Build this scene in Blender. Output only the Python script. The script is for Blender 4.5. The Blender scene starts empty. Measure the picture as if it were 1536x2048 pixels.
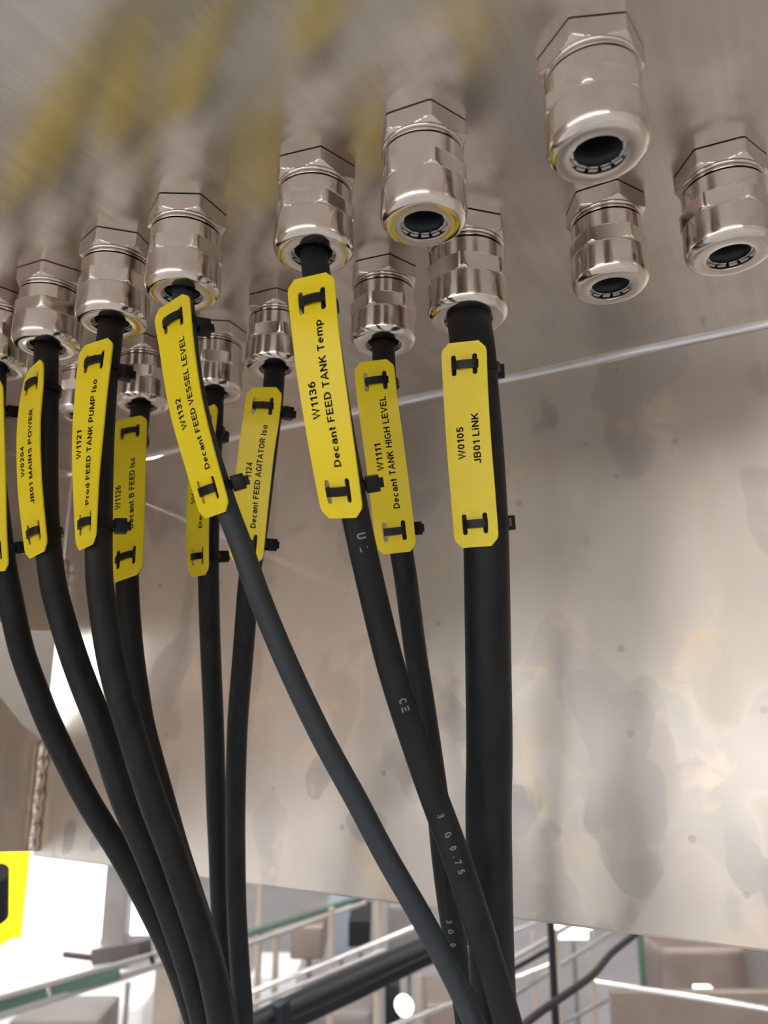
import bpy, bmesh, math, random
from mathutils import Vector, Matrix
random.seed(4)
S = bpy.context.scene
COL = S.collection

# ------------------------------------------------------------------ camera
FPX = 1500.0
YAW, PITCH = math.radians(29.5), math.radians(14.0)
CAM = Vector((0, 0, 1.6))
FW = Vector((-math.sin(YAW)*math.cos(PITCH), math.cos(YAW)*math.cos(PITCH), math.sin(PITCH)))
RT = Vector((math.cos(YAW), math.sin(YAW), 0))
UP = RT.cross(FW)
cd = bpy.data.cameras.new('camera'); cam = bpy.data.objects.new('camera', cd); COL.objects.link(cam)
cd.sensor_fit = 'VERTICAL'; cd.sensor_height = 36; cd.lens = FPX*36/2048
cd.clip_start = 0.01
M = Matrix((RT, UP, -FW)).transposed().to_4x4(); M.translation = CAM
cam.matrix_world = M
cd.dof.use_dof = True; cd.dof.focus_distance = 0.335; cd.dof.aperture_fstop = 11
S.camera = cam

# ------------------------------------------------------------------ world and exposure
w = bpy.data.worlds.new('world'); S.world = w; w.use_nodes = True
w.node_tree.nodes['Background'].inputs[0].default_value = (0.9, 0.93, 1, 1)
w.node_tree.nodes['Background'].inputs[1].default_value = 0.08
S.view_settings.view_transform = 'Standard'; S.view_settings.look = 'None'
S.view_settings.gamma = 1; S.view_settings.use_curve_mapping = False
S.view_settings.exposure = 0.16
LAMP = 48.0        # ceiling lamp strength
ADDED_LOWWIN = 2.4       # glow of unseen low windows, added to brighten the lower back panel
ADDED_WIN = 5.5       # glow of unseen left-wall windows, added for the folded edge and tags

# ------------------------------------------------------------------ materials
def mat(name, base=(.8,.8,.8), rough=.5, metal=0, emit=None, es=1, spec=None):
    m = bpy.data.materials.new(name); m.use_nodes = True
    b = m.node_tree.nodes['Principled BSDF']
    b.inputs['Base Color'].default_value = (*base, 1); b.inputs['Roughness'].default_value = rough
    b.inputs['Metallic'].default_value = metal
    if spec is not None: b.inputs['Specular IOR Level'].default_value = spec
    if emit: b.inputs['Emission Color'].default_value = (*emit, 1); b.inputs['Emission Strength'].default_value = es
    return m
def N(m, t, **k):
    n = m.node_tree.nodes.new(t)
    for a, v in k.items(): setattr(n, a, v)
    return n
def L(m, a, b): m.node_tree.links.new(a, b)
def coords(m, scale=(1,1,1), rot=(0,0,0)):
    tc = N(m, 'ShaderNodeTexCoord'); mp = N(m, 'ShaderNodeMapping')
    mp.inputs['Scale'].default_value = scale; mp.inputs['Rotation'].default_value = rot
    L(m, tc.outputs['Object'], mp.inputs[0]); return mp.outputs[0]
def noise(m, vec, scale, detail=3, rough=.5, dist=0):
    n = N(m, 'ShaderNodeTexNoise'); n.inputs['Scale'].default_value = scale; n.inputs['Detail'].default_value = detail
    n.inputs['Roughness'].default_value = rough; n.inputs['Distortion'].default_value = dist
    L(m, vec, n.inputs['Vector']); return n.outputs['Fac']
def ramp(m, fac, stops):
    r = N(m, 'ShaderNodeValToRGB'); e = r.color_ramp.elements
    while len(e) < len(stops): e.new(0.5)
    for i, (p, c) in enumerate(stops):
        e[i].position = p; e[i].color = (*c, 1) if not isinstance(c, (int, float)) else (c, c, c, 1)
    L(m, fac, r.inputs[0]); return r.outputs[0]
def mix(m, fac, a, b, mode='MIX'):
    n = N(m, 'ShaderNodeMix', data_type='RGBA', blend_type=mode)
    for i, v in ((0, fac), (6, a), (7, b)):
        if hasattr(v, 'node'): L(m, v, n.inputs[i])
        else: n.inputs[i].default_value = v if i == 0 else (*v, 1)
    return n.outputs[2]
def bump(m, h, strength, dist):
    b = N(m, 'ShaderNodeBump'); b.inputs['Strength'].default_value = strength; b.inputs['Distance'].default_value = dist
    L(m, h, b.inputs['Height']); L(m, b.outputs[0], bsdf(m).inputs['Normal'])
def bsdf(m): return m.node_tree.nodes['Principled BSDF']

# brushed stainless underside (grain across, small smears and specks)
m_under = mat('brushed_underside_steel', rough=.3, metal=1)
v = coords(m_under)
grain = noise(m_under, coords(m_under, (420, 14, 14)), 1.0, 4, .6)
blot = noise(m_under, v, 9, 4, .55, .6)
base = ramp(m_under, blot, [(.3, (.64,.585,.535)), (.7, (.84,.79,.745))])
smear = ramp(m_under, noise(m_under, coords(m_under, (85, 26, 26), (0,0,.25)), 1.0, 3, .55, .2), [(.68, 0.0), (.80, 1.0)])
film = ramp(m_under, noise(m_under, coords(m_under, (160, 5, 5), (0,0,.06)), 1.0, 4, .65), [(.35, (.90,.89,.88)), (.65, (1.0,1.0,1.0))])
base = mix(m_under, 1.0, base, film, 'MULTIPLY')
L(m_under, mix(m_under, mix(m_under, 0.55, (0,0,0), smear), base, (.36,.31,.27)), bsdf(m_under).inputs['Base Color'])
L(m_under, ramp(m_under, blot, [(.3, .215), (.7, .275)]), bsdf(m_under).inputs['Roughness'])
bump(m_under, grain, .12, .0004)
bsdf(m_under).inputs['Anisotropic'].default_value = .72
bsdf(m_under).inputs['Anisotropic Rotation'].default_value = 0.0
tg = N(m_under, 'ShaderNodeTangent', direction_type='UV_MAP'); L(m_under, tg.outputs[0], bsdf(m_under).inputs['Tangent'])

# stained stainless back panel
YB = .462                    # back panel plane
def panel_mat(name, lo, hi, stains=()):
    m = mat(name, rough=.35, metal=1)
    v = coords(m)
    soft = noise(m, coords(m, (1, 1, .55)), 11, 3, .5, .4)
    b = ramp(m, soft, [(.3, lo), (.7, hi)])
    drip = noise(m, coords(m, (1, 1, .62)), 21, 2.2, .42, .6)
    stain = ramp(m, drip, [(.56, 0.0), (.585, .45), (.72, .8)])
    if stains:
        wob = N(m, 'ShaderNodeTexNoise'); wob.inputs['Scale'].default_value = 20; wob.inputs['Detail'].default_value = 2; L(m, v, wob.inputs['Vector'])
        acc = None
        for cx, cz, rx, rz in stains:
            off = N(m, 'ShaderNodeVectorMath', operation='MULTIPLY_ADD'); L(m, wob.outputs['Color'], off.inputs[0])
            off.inputs[1].default_value = (.035, 0, .035); L(m, v, off.inputs[2])
            mp = N(m, 'ShaderNodeMapping', vector_type='TEXTURE'); mp.inputs['Location'].default_value = (cx+.0175, YB, cz+.0175)
            mp.inputs['Scale'].default_value = (rx, 1, rz); L(m, off.outputs[0], mp.inputs[0])
            ln = N(m, 'ShaderNodeVectorMath', operation='LENGTH'); L(m, mp.outputs[0], ln.inputs[0])
            if acc is None: acc = ln.outputs['Value']
            else:
                mn = N(m, 'ShaderNodeMath', operation='SMOOTH_MIN'); mn.inputs[2].default_value = .3
                L(m, acc, mn.inputs[0]); L(m, ln.outputs['Value'], mn.inputs[1]); acc = mn.outputs[0]
        sh = ramp(m, acc, [(.5, 1.0), (.90, .8), (.96, 0.0)])
        b = mix(m, sh, b, (lo[0]*.86, lo[1]*.90, lo[2]*.94))
    b = mix(m, stain, b, (lo[0]*.86, lo[1]*.89, lo[2]*.92))
    tan = ramp(m, noise(m, v, 24, 4, .6, .5), [(.56, 0.0), (.70, .7)])
    b = mix(m, tan, b, (hi[0]*1.05, hi[1]*.94, hi[2]*.80))
    spots = N(m, 'ShaderNodeTexVoronoi'); spots.inputs['Scale'].default_value = 30; L(m, v, spots.inputs['Vector'])
    sp = ramp(m, spots.outputs['Distance'], [(.055, 1.0), (.085, 0.0)])
    b = mix(m, mix(m, .5, (0,0,0), sp), b, (.34,.31,.29))
    L(m, b, bsdf(m).inputs['Base Color'])
    L(m, ramp(m, drip, [(.5, .36), (.6, .30)]), bsdf(m).inputs['Roughness'])
    bump(m, noise(m, coords(m, (8, 8, 500)), 1, 3, .6), .10, .0003)
    return m
STAINS = []
for px_, py_, rx_, ry_ in ((1255,1610,85,100),(1235,1470,70,95),(1262,1725,55,60),(1180,1390,40,60),(1480,1720,38,75),(1545,1780,30,60),(1030,1620,55,45),(1110,1680,22,26),(138,1672,19,34),(200,1690,17,20),(740,1650,45,38),(640,1560,30,40),(900,1420,40,50),(1420,1560,45,18)):
    r_ = FW + RT*((px_-768)/FPX) + UP*((1024-py_)/FPX); k_ = YB/r_.y
    STAINS.append((r_.x*k_, CAM.z+r_.z*k_, rx_*k_*1.15/FPX, ry_*k_/FPX))
m_back = panel_mat('stained_steel_panel', (.575,.52,.475), (.74,.69,.635), STAINS)
m_side = panel_mat('side_steel_panel', (.52,.45,.40), (.62,.55,.49))
m_weld = mat('weld_bead', (.62,.54,.48), .35, 1)
bump(m_weld, noise(m_weld, coords(m_weld), 220, 3), .5, .0012)
m_fold = mat('polished_folded_edge', (.95,.95,.98), .32, 1)

m_nickel = mat('nickel_plated_brass', (.76,.69,.63), .17, 1)
L(m_nickel, ramp(m_nickel, noise(m_nickel, coords(m_nickel), 60, 3), [(.35, .12), (.7, .20)]), bsdf(m_nickel).inputs['Roughness'])
m_satin = mat('satin_nickel_hexagon', (.70,.62,.56), .27, 1)
bump(m_satin, noise(m_satin, coords(m_satin, (60, 60, 900)), 1, 2), .15, .0002)
m_seal = mat('black_rubber_seal', (.012,.016,.02), .45)
m_claw = mat('grey_plastic_claws', (.90,.93,.95), .3)

m_cable = mat('black_cable_sheath', (.028,.031,.034), .52, spec=.28)
L(m_cable, ramp(m_cable, noise(m_cable, coords(m_cable, (1, 1, .3)), 120, 4, .6), [(.35, (.009,.010,.011)), (.7, (.019,.021,.023))]), bsdf(m_cable).inputs['Base Color'])
bump(m_cable, noise(m_cable, coords(m_cable), 900, 2), .12, .0003)
m_bluecable = mat('blue_grey_cable_sheath', (.040,.050,.058), .5, spec=.35)
bump(m_bluecable, noise(m_bluecable, coords(m_bluecable), 900, 2), .12, .0003)
m_print = mat('faded_sheath_print', (.26,.30,.33), .6)
m_tie = mat('black_nylon_tie', (.007,.007,.008), .33, spec=.3)
m_tag = mat('yellow_engraved_plastic', (.90,.68,.012), .3, spec=.4)
L(m_tag, ramp(m_tag, noise(m_tag, coords(m_tag), 40, 2), [(.3, (.96,.74,.012)), (.7, (1.0,.80,.022))]), bsdf(m_tag).inputs['Base Color'])
bump(m_tag, noise(m_tag, coords(m_tag), 70, 2), .12, .002)
m_ink = mat('black_tag_lettering', (.008,.007,.005), .6, spec=.1)

# ------------------------------------------------------------------ helpers
def nearest(pth, P): return min(range(1, len(pth)-1), key=lambda j: (pth[j]-P).length_squared)
def finish(name, bm, m, parent=None, smooth=35):
    me = bpy.data.meshes.new(name); bm.to_mesh(me); bm.free()
    if smooth:
        for p in me.polygons: p.use_smooth = True
        me.set_sharp_from_angle(angle=math.radians(smooth))
    o = bpy.data.objects.new(name, me); COL.objects.link(o)
    if m: me.materials.append(m)
    if parent: o.parent = parent
    return o
def tag(o, label=None, cat=None, group=None, kind=None):
    for k, x in (('label', label), ('category', cat), ('group', group), ('kind', kind)):
        if x: o[k] = x
    return o
def empty(name, loc=(0,0,0), label=None, cat=None, group=None, kind=None):
    o = bpy.data.objects.new(name, None); COL.objects.link(o); o.location = loc
    o.empty_display_size = .01
    return tag(o, label, cat, group, kind)
def adopt(o, root):       # keep a world-space mesh in place under a root
    o.parent = root; o.matrix_parent_inverse = Matrix.Translation(-root.location)
    return o
def ray(px, py): return FW + RT*((px-768)/FPX) + UP*((1024-py)/FPX)
def at(px, py, d): return CAM + ray(px, py)*d
def proj(P):
    q = P - CAM; z = q.dot(FW); return 768+FPX*q.dot(RT)/z, 1024-FPX*q.dot(UP)/z, z
def box(bm, c, s, rot=None, bev=0):
    r = bmesh.ops.create_cube(bm, size=1)
    vs = r['verts']
    bmesh.ops.scale(bm, vec=Vector(s), verts=vs)
    if bev:
        es = list({e for v_ in vs for e in v_.link_edges})
        g = bmesh.ops.bevel(bm, geom=es, offset=bev, segments=2, affect='EDGES', profile=.6)
        vs = list({v_ for f in g['faces'] for v_ in f.verts} | {v_ for v_ in vs if v_.is_valid})
    if rot: bmesh.ops.transform(bm, matrix=rot, verts=vs)
    bmesh.ops.translate(bm, vec=Vector(c), verts=vs)
def catmull(P, n=10):
    out = []
    Q = [P[0]*2-P[1]] + list(P) + [P[-1]*2-P[-2]]
    for i in range(1, len(Q)-2):
        a, b, c, d = Q[i-1], Q[i], Q[i+1], Q[i+2]
        for k in range(n):
            t = k/n
            out.append(.5*((2*b)+(c-a)*t+(2*a-5*b+4*c-d)*t*t+(3*b-a-3*c+d)*t**3))
    out.append(Q[-2].copy())
    return out
def smooth_path(P, it):
    P = [p.copy() for p in P]
    for _ in range(it):
        P = [P[0]] + [P[i]*.5+(P[i-1]+P[i+1])*.25 for i in range(1, len(P)-1)] + [P[-1]]
    return P
def tube(bm, P, r, seg=20, cap=True):
    rings = []; nrm = None
    for i, p in enumerate(P):
        t = (P[min(i+1, len(P)-1)] - P[max(i-1, 0)]).normalized()
        if nrm is None: nrm = t.orthogonal().normalized()
        nrm = (nrm - t*nrm.dot(t)).normalized(); b = t.cross(nrm)
        rr = r(i/(len(P)-1)) if callable(r) else r
        rings.append([bm.verts.new(p + (nrm*math.cos(a)+b*math.sin(a))*rr) for a in [2*math.pi*k/seg for k in range(seg)]])
    for A, B in zip(rings, rings[1:]):
        for k in range(seg):
            bm.faces.new((A[k], A[(k+1) % seg], B[(k+1) % seg], B[k]))
    if cap: bm.faces.new(rings[0][::-1]); bm.faces.new(rings[-1])
def lathe(bm, rings, seg=96):     # rings: list of functions/values r and z ; surface of revolution with angle-dependent radius
    R = []
    for r, z in rings:
        R.append([bm.verts.new(((r(a) if callable(r) else r)*math.cos(a), (r(a) if callable(r) else r)*math.sin(a), z)) for a in [2*math.pi*k/seg for k in range(seg)]])
    for A, B in zip(R, R[1:]):
        for k in range(seg): bm.faces.new((A[k], A[(k+1) % seg], B[(k+1) % seg], B[k]))
    return R

# ------------------------------------------------------------------ setting: the production hall
HX0, HX1, HY0, HY1, HZ = -9, 7, -8, 9, 4.6
m_floor = mat('pale_screed_floor', (.62,.62,.64), .35)
L(m_floor, ramp(m_floor, noise(m_floor, coords(m_floor), 1.2, 4), [(.3, (.20,.20,.215)), (.7, (.30,.30,.32))]), bsdf(m_floor).inputs['Base Color'])
m_wall = mat('pale_hall_wall', (.70,.66,.61), .7)
L(m_wall, ramp(m_wall, noise(m_wall, coords(m_wall), .8, 3), [(.3, (.30,.275,.25)), (.7, (.40,.37,.34))]), bsdf(m_wall).inputs['Base Color'])
m_lightwall = mat('lighter_back_wall', (.8,.76,.71), .7)  # unseen back wall, paint lightened to bounce even light forward
L(m_lightwall, ramp(m_lightwall, noise(m_lightwall, coords(m_lightwall), .7, 3), [(.3, (.40,.37,.335)), (.7, (.52,.48,.44))]), bsdf(m_lightwall).inputs['Base Color'])
m_ceil = mat('pale_hall_ceiling', (.72,.70,.68), .8)
L(m_ceil, ramp(m_ceil, noise(m_ceil, coords(m_ceil), .8, 3), [(.3, (.28,.27,.26)), (.7, (.36,.35,.34))]), bsdf(m_ceil).inputs['Base Color'])
def slab(name, c, s, m):
    bm = bmesh.new(); box(bm, c, s); return tag(finish(name, bm, m, None, 0), kind='structure')
slab('floor', ((HX0+HX1)/2, (HY0+HY1)/2, -.05), (HX1-HX0, HY1-HY0, .1), m_floor)
slab('ceiling', ((HX0+HX1)/2, (HY0+HY1)/2, HZ+.05), (HX1-HX0, HY1-HY0, .1), m_ceil)
slab('wall_front', ((HX0+HX1)/2, HY1+.05, HZ/2), (HX1-HX0, .1, HZ), m_wall)
slab('wall_back', ((HX0+HX1)/2, HY0-.05, HZ/2), (HX1-HX0, .1, HZ), m_lightwall)
slab('wall_left', (HX0-.05, (HY0+HY1)/2, HZ/2), (.1, HY1-HY0, HZ), m_wall)
slab('wall_right', (HX1+.05, (HY0+HY1)/2, HZ/2), (.1, HY1-HY0, HZ), m_wall)
m_lamp = mat('lamp_diffuser', (.9,.9,.9), .5, 0, (1, .955, .89), LAMP)
m_frame = mat('white_lamp_housing', (.8,.8,.8), .4)
for x in (-6.3, -3.3, -.3, 2.7, 5.4):
    for y in (-6.2, -3.4, -1.0, 2.2, 5.6):
        t = empty('ceiling_lamp', (x, y, HZ-.35), 'long tube lamp hanging under the hall ceiling, reflected in the polished metal', 'lamp', 'tube lamps under the hall ceiling')
        bm = bmesh.new(); box(bm, (0, 0, .05), (.26, 1.7, .06), bev=.01); finish('lamp_housing', bm, m_frame, t, 0)
        bm = bmesh.new(); box(bm, (0, 0, 0), (.18, 1.6, .04), bev=.008); finish('lamp_diffuser', bm, m_lamp, t, 0)
m_addedglass = mat('added_daylight_pane', (.8,.85,.9), .2, 0, (.93, .97, 1.0), ADDED_WIN)
m_addedlowglass = mat('added_low_pane', (.8,.85,.9), .2, 0, (1.0, .97, .93), ADDED_LOWWIN)
wn = 0
for y in (-6.0, -2.6, .8):  # added windows out of view, they light the folded edge and tags
    wn += 1
    t = empty('window_%d' % wn, (HX0+.03, y, 2.1), kind='structure')
    bm = bmesh.new(); box(bm, (0, 0, 0), (.03, 2.0, 2.2)); finish('pane', bm, m_addedglass, t, 0)
    bm = bmesh.new()
    for d_ in (-1.03, 0, 1.03): box(bm, (.02, d_, 0), (.06, .07, 2.33))
    for dz in (-1.13, 0, 1.13): box(bm, (.02, 0, dz), (.06, 2.13, .07))
    finish('window_frame', bm, m_frame, t, 0)
for x in (-7.4, -4.9, -2.4, .1, 2.6, 5.1):  # added low window row out of view, reflected as brightness in the panel
    wn += 1
    t = empty('window_%d' % wn, (x, HY0+.03, 1.0), kind='structure')
    bm = bmesh.new(); box(bm, (0, 0, 0), (2.2, .03, 1.3)); finish('pane', bm, m_addedlowglass, t, 0)
    bm = bmesh.new()
    for dx in (-1.13, 0, 1.13): box(bm, (dx, .02, 0), (.07, .06, 1.43))
    for dz in (-.68, .68): box(bm, (0, .02, dz), (2.33, .06, .07))
    finish('window_frame', bm, m_frame, t, 0)

# ------------------------------------------------------------------ stainless steel enclosure
HZP = CAM.z + .215           # underside height
YB = .462                    # back panel plane
ZB = CAM.z - .1285           # bottom edge of the back panel
XL = -.612                   # left corner
enc = empty('steel_enclosure', (XL, YB, ZB), 'stainless steel enclosure with cable glands under it and a stained panel behind the cables', 'enclosure')
bm = bmesh.new()
box(bm, ((XL+.9)/2, (YB-.32)/2, HZP+.06), (.9-XL, YB+.32, .12), bev=.002)
o = finish('bottom_plate', bm, m_under, None, 0)
uv = o.data.uv_layers.new(name='UVMap')
for l_, d in zip(o.data.loops, uv.data):
    p = o.data.vertices[l_.vertex_index].co; d.uv = (p.x*2, p.y*2)
adopt(o, enc)
bm = bmesh.new()
box(bm, ((XL+.9)/2, YB+.003, (HZP+ZB)/2-.0015), (.9-XL, .006, HZP-ZB-.001), bev=.0015)
box(bm, ((XL+.9)/2, YB+.016, ZB+.003), (.9-XL, .03, .005), bev=.0015)
for v_ in bm.verts:
    if v_.co.z < CAM.z: v_.co.z += -.003+.0083*(v_.co.x-XL)/.575
adopt(finish('back_panel', bm, m_back, None, 0), enc)
# folded bright edge where the underside meets the back panel
bm = bmesh.new(); tube(bm, [Vector((XL+.004+i*.02, YB-.0012+.0004*math.sin(i*.9), HZP-.0006)) for i in range(75)], 0.0022, 12)
adopt(finish('folded_edge', bm, m_fold, None), enc)
# side panel with a cut-out at the corner
def on_side(px, py):
    r = ray(px, py); return CAM + r*(XL/r.x)
pts2 = [(36, 1702), (0, 1704), (-130, 1716)]
q = [on_side(*p) for p in pts2]
yfar = -.30
outline = [(YB, ZB), (q[1].y, q[1].z), (q[2].y, q[2].z), (yfar, q[2].z+.0), (yfar, HZP), (YB, HZP),
           (YB, on_side(92, 1262).z)]
n1 = [on_side(60, 1262), on_side(0, 1243), on_side(-60, 1262), on_side(-75, 1300), on_side(-50, 1345), on_side(0, 1393), on_side(45, 1450), on_side(69, 1484)]
outline += [(p.y, p.z) for p in n1[:-1]] + [(YB, n1[-1].z)]
bm = bmesh.new()
f0 = bm.faces.new([bm.verts.new((XL, a, b)) for a, b in outline])
r_ = bmesh.ops.extrude_face_region(bm, geom=[f0])
bmesh.ops.translate(bm, vec=(-.004, 0, 0), verts=[e for e in r_['geom'] if isinstance(e, bmesh.types.BMVert)])
bmesh.ops.triangulate(bm, faces=bm.faces[:]); bmesh.ops.recalc_face_normals(bm, faces=bm.faces[:])
adopt(finish('side_panel', bm, m_side, None, 0), enc)
for za, zb in ((ZB+.002, n1[-1].z), (on_side(92, 1262).z, on_side(100, 1120).z)):
    k = 60
    P = [Vector((XL+.003+.0008*math.sin(i*.7), YB-.003+.0006*math.sin(i*1.7), za+(zb-za)*i/k)) for i in range(k+1)]
    P = smooth_path(P, 3)
    bm = bmesh.new(); tube(bm, P, lambda t: .0046+.0005*math.sin(t*17)+.0003*math.sin(t*41), 14)
    adopt(finish('weld_bead', bm, m_weld, None), enc)

# ------------------------------------------------------------------ cable glands
D0 = .0326
def hexr(af, ph):
    return lambda a: af/2/math.cos(((a-ph) % (math.pi/3)) - math.pi/6)
def cmin(f, c): return lambda a: min(f(a), c)
LEN = 1.34
ZS = {'G1': .90, 'G3': .86, 'G4': .955, 'G11': .885}
def make_gland(D, hole, ph1, ph2, zs=.92):
    """local z=0 at the plate, going down to -LEN*D"""
    t = bpy.data.objects.new('cable_gland', None); COL.objects.link(t); t.empty_display_size = .01
    h1 = hexr(.935*D, ph1)
    bm = bmesh.new(); lathe(bm, [(.40*D, 0), (.455*D, 0), (.455*D, -.014*D), (.40*D, -.014*D)], 48)
    finish('base_gasket', bm, m_seal, t, 40)
    bm = bmesh.new()
    R = lathe(bm, [(.42*D, -.013*D), (h1, -.013*D)] + [(cmin(h1, c*D), -z*D) for c, z in ((.56, .195), (.53, .215), (.505, .235), (.485, .25), (.472, .26))] + [(.44*D, -.262*D)])
    finish('hexagon_base', bm, m_satin, t, 30)
    bm = bmesh.new()
    lathe(bm, [(.44*D, -.26*D), (.465*D, -.263*D), (.478*D, -.275*D), (.478*D, -.295*D), (.465*D, -.308*D), (.44*D, -.312*D),
               (.44*D, -.328*D), (.468*D, -.333*D), (.474*D, -.345*D), (.468*D, -.365*D), (.44*D, -.37*D)])
    finish('sealing_ring', bm, m_nickel, t, 50)
    h2 = hexr(.915*D, ph2)
    bm = bmesh.new()
    lathe(bm, [(.42*D, -.385*D), (.462*D, -.385*D), (.471*D, -.395*D), (.471*D, -.62*D), (cmin(h2, .471*D), -.621*D), (cmin(h2, .512*D), -.632*D)] +
              [(cmin(h2, c*D), -z*D) for c, z in ((.512, .82), (.505, .835), (.495, .85), (.48, .862), (.468, .868))] + [(.44*D, -.872*D)])
    finish('gland_body', bm, m_nickel, t, 22)
    bm = bmesh.new()
    pr = [(.44*D, -.862*D), (.488*D, -.862*D), (.497*D, -.872*D), (.500*D, -.90*D), (.502*D, -1.20*D)]
    for k in range(1, 11):
        a = k/10*math.pi/2; pr.append((.387*D+.115*D*math.cos(a), -(1.20+.14*math.sin(a))*D))
    pr += [(hole*D+.012*D, -LEN*D), (hole*D+.003*D, -(LEN-.004)*D), (hole*D, -(LEN-.015)*D), (hole*D, -(LEN-.07)*D), (hole*D+.05*D, -(LEN-.10)*D), (hole*D+.05*D, -.75*D)]
    lathe(bm, pr)
    finish('cap_nut', bm, m_nickel, t, 40)
    bm = bmesh.new()
    lathe(bm, [(hole*D+.045*D, -1.24*D), (hole*D-.01*D, -1.20*D), (hole*D-.05*D, -1.15*D), (hole*D-.06*D, -1.0*D), (hole*D-.07*D, -.4*D), (.001*D, -.38*D)], 48)
    finish('rubber_seal', bm, m_seal, t, 40)
    # light plastic claws just inside the mouth
    bm = bmesh.new(); n = 14
    for k in range(n):
        a0 = 2*math.pi*k/n; a1 = a0+2*math.pi/n*.86; vs = []
        for rr, z, ins in ((hole*D+.03*D, -1.235*D, 0), (hole*D-.035*D, -1.285*D, .05)):
            for aa in (a0+ins, (a0+a1)/2, a1-ins): vs.append(bm.verts.new((rr*math.cos(aa), rr*math.sin(aa), z)))
        top = [bm.verts.new(v_.co+Vector((0, 0, .02*D))) for v_ in vs]
        for i in (0, 1):
            bm.faces.new((vs[i], vs[i+1], vs[i+4], vs[i+3])); bm.faces.new((top[i+3], top[i+4], top[i+1], top[i]))
            bm.faces.new((vs[i+3], vs[i+4], top[i+4], top[i+3])); bm.faces.new((vs[i+1], vs[i], top[i], top[i+1]))
        bm.faces.new((vs[0], vs[3], top[3], top[0])); bm.faces.new((vs[2], top[2], top[5], vs[5]))
    bmesh.ops.recalc_face_normals(bm, faces=bm.faces[:])
    finish('clamping_claws', bm, m_claw, t, 0)
    for ch in t.children: ch.data.transform(Matrix.Diagonal((1, 1, zs, 1)))
    return t
# key: face centre pixel, diameter, hole ratio, hexagon turns, label
GL = {
 'G1': (1197, 312, .0330, .272, .40, .62, 'empty nickel gland closest to the photographer, highest of all at the upper right'),
 'G2': (848, 452, .0326, .268, .10, .15, 'empty nickel gland just right of the W1136 cable\'s gland, yellow tint on its face'),
 'G3': (627, 512, .0326, .272, .20, .30, 'nickel gland with the thin black W1136 cable coming out of it'),
 'G4': (1222, 578, .0320, .275, .02, .28, 'empty nickel gland right below the highest upper-right gland, nearest to the folded plate edge'),
 'G5': (1461, 515, .0334, .265, .10, .12, 'empty nickel gland cut off by the right edge of the photo'),
 'G6': (937, 641, .0365, .300, .80, .80, 'wide nickel gland filled by the thickest black cable, above the W0105 tag'),
 'G7': (767, 691, .0326, .275, .15, .65, 'nickel gland feeding the W1111 cable, between the W1136 tag and the thickest cable'),
 'G8': (550, 740, .0318, .270, .10, .30, 'nickel gland feeding the W1124 cable, half hidden by the left side of the W1136 tag'),
 'G9': (364, 592, .0326, .270, .55, .50, 'nickel gland feeding the W1132 cable, yellow light on its ring'),
 'G10': (223, 650, .0330, .275, .80, .70, 'nickel gland feeding the W1121 cable, just left of the W1132 gland'),
 'G11': (92, 697, .0330, .275, .10, .20, 'nickel gland feeding the W0204 mains power cable'),
 'G12': (-12, 742, .0330, .275, .30, .50, 'nickel gland cut off by the left edge of the photo'),
 'G13': (282, 815, .0326, .275, .25, .60, 'nickel gland feeding the W1126 cable, partly hidden behind the W1121 cable tie head'),
 'G14': (428, 789, .0320, .275, .60, .75, 'nickel gland half hidden behind the W1132 cable, feeding the cable with the mostly covered tag'),
 'G15': (162, 835, .0305, .270, .20, .40, 'pale gland in the far left corner, seen between the W0204 and W1121 cables'),
}
GP = {}
for k, (px, py, D, hole, p1, p2, lab) in GL.items():
    zs = ZS.get(k, .92); D *= 1.02
    r = ray(px, py); zf = HZP - LEN*D*zs
    P = CAM + r*((zf-CAM.z)/r.z)
    t = make_gland(D, hole, p1, p2, zs)
    t.location = (P.x, P.y, HZP)
    tag(t, lab, 'cable gland', 'nickel cable glands under the steel plate')
    GP[k] = (P, D)

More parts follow.
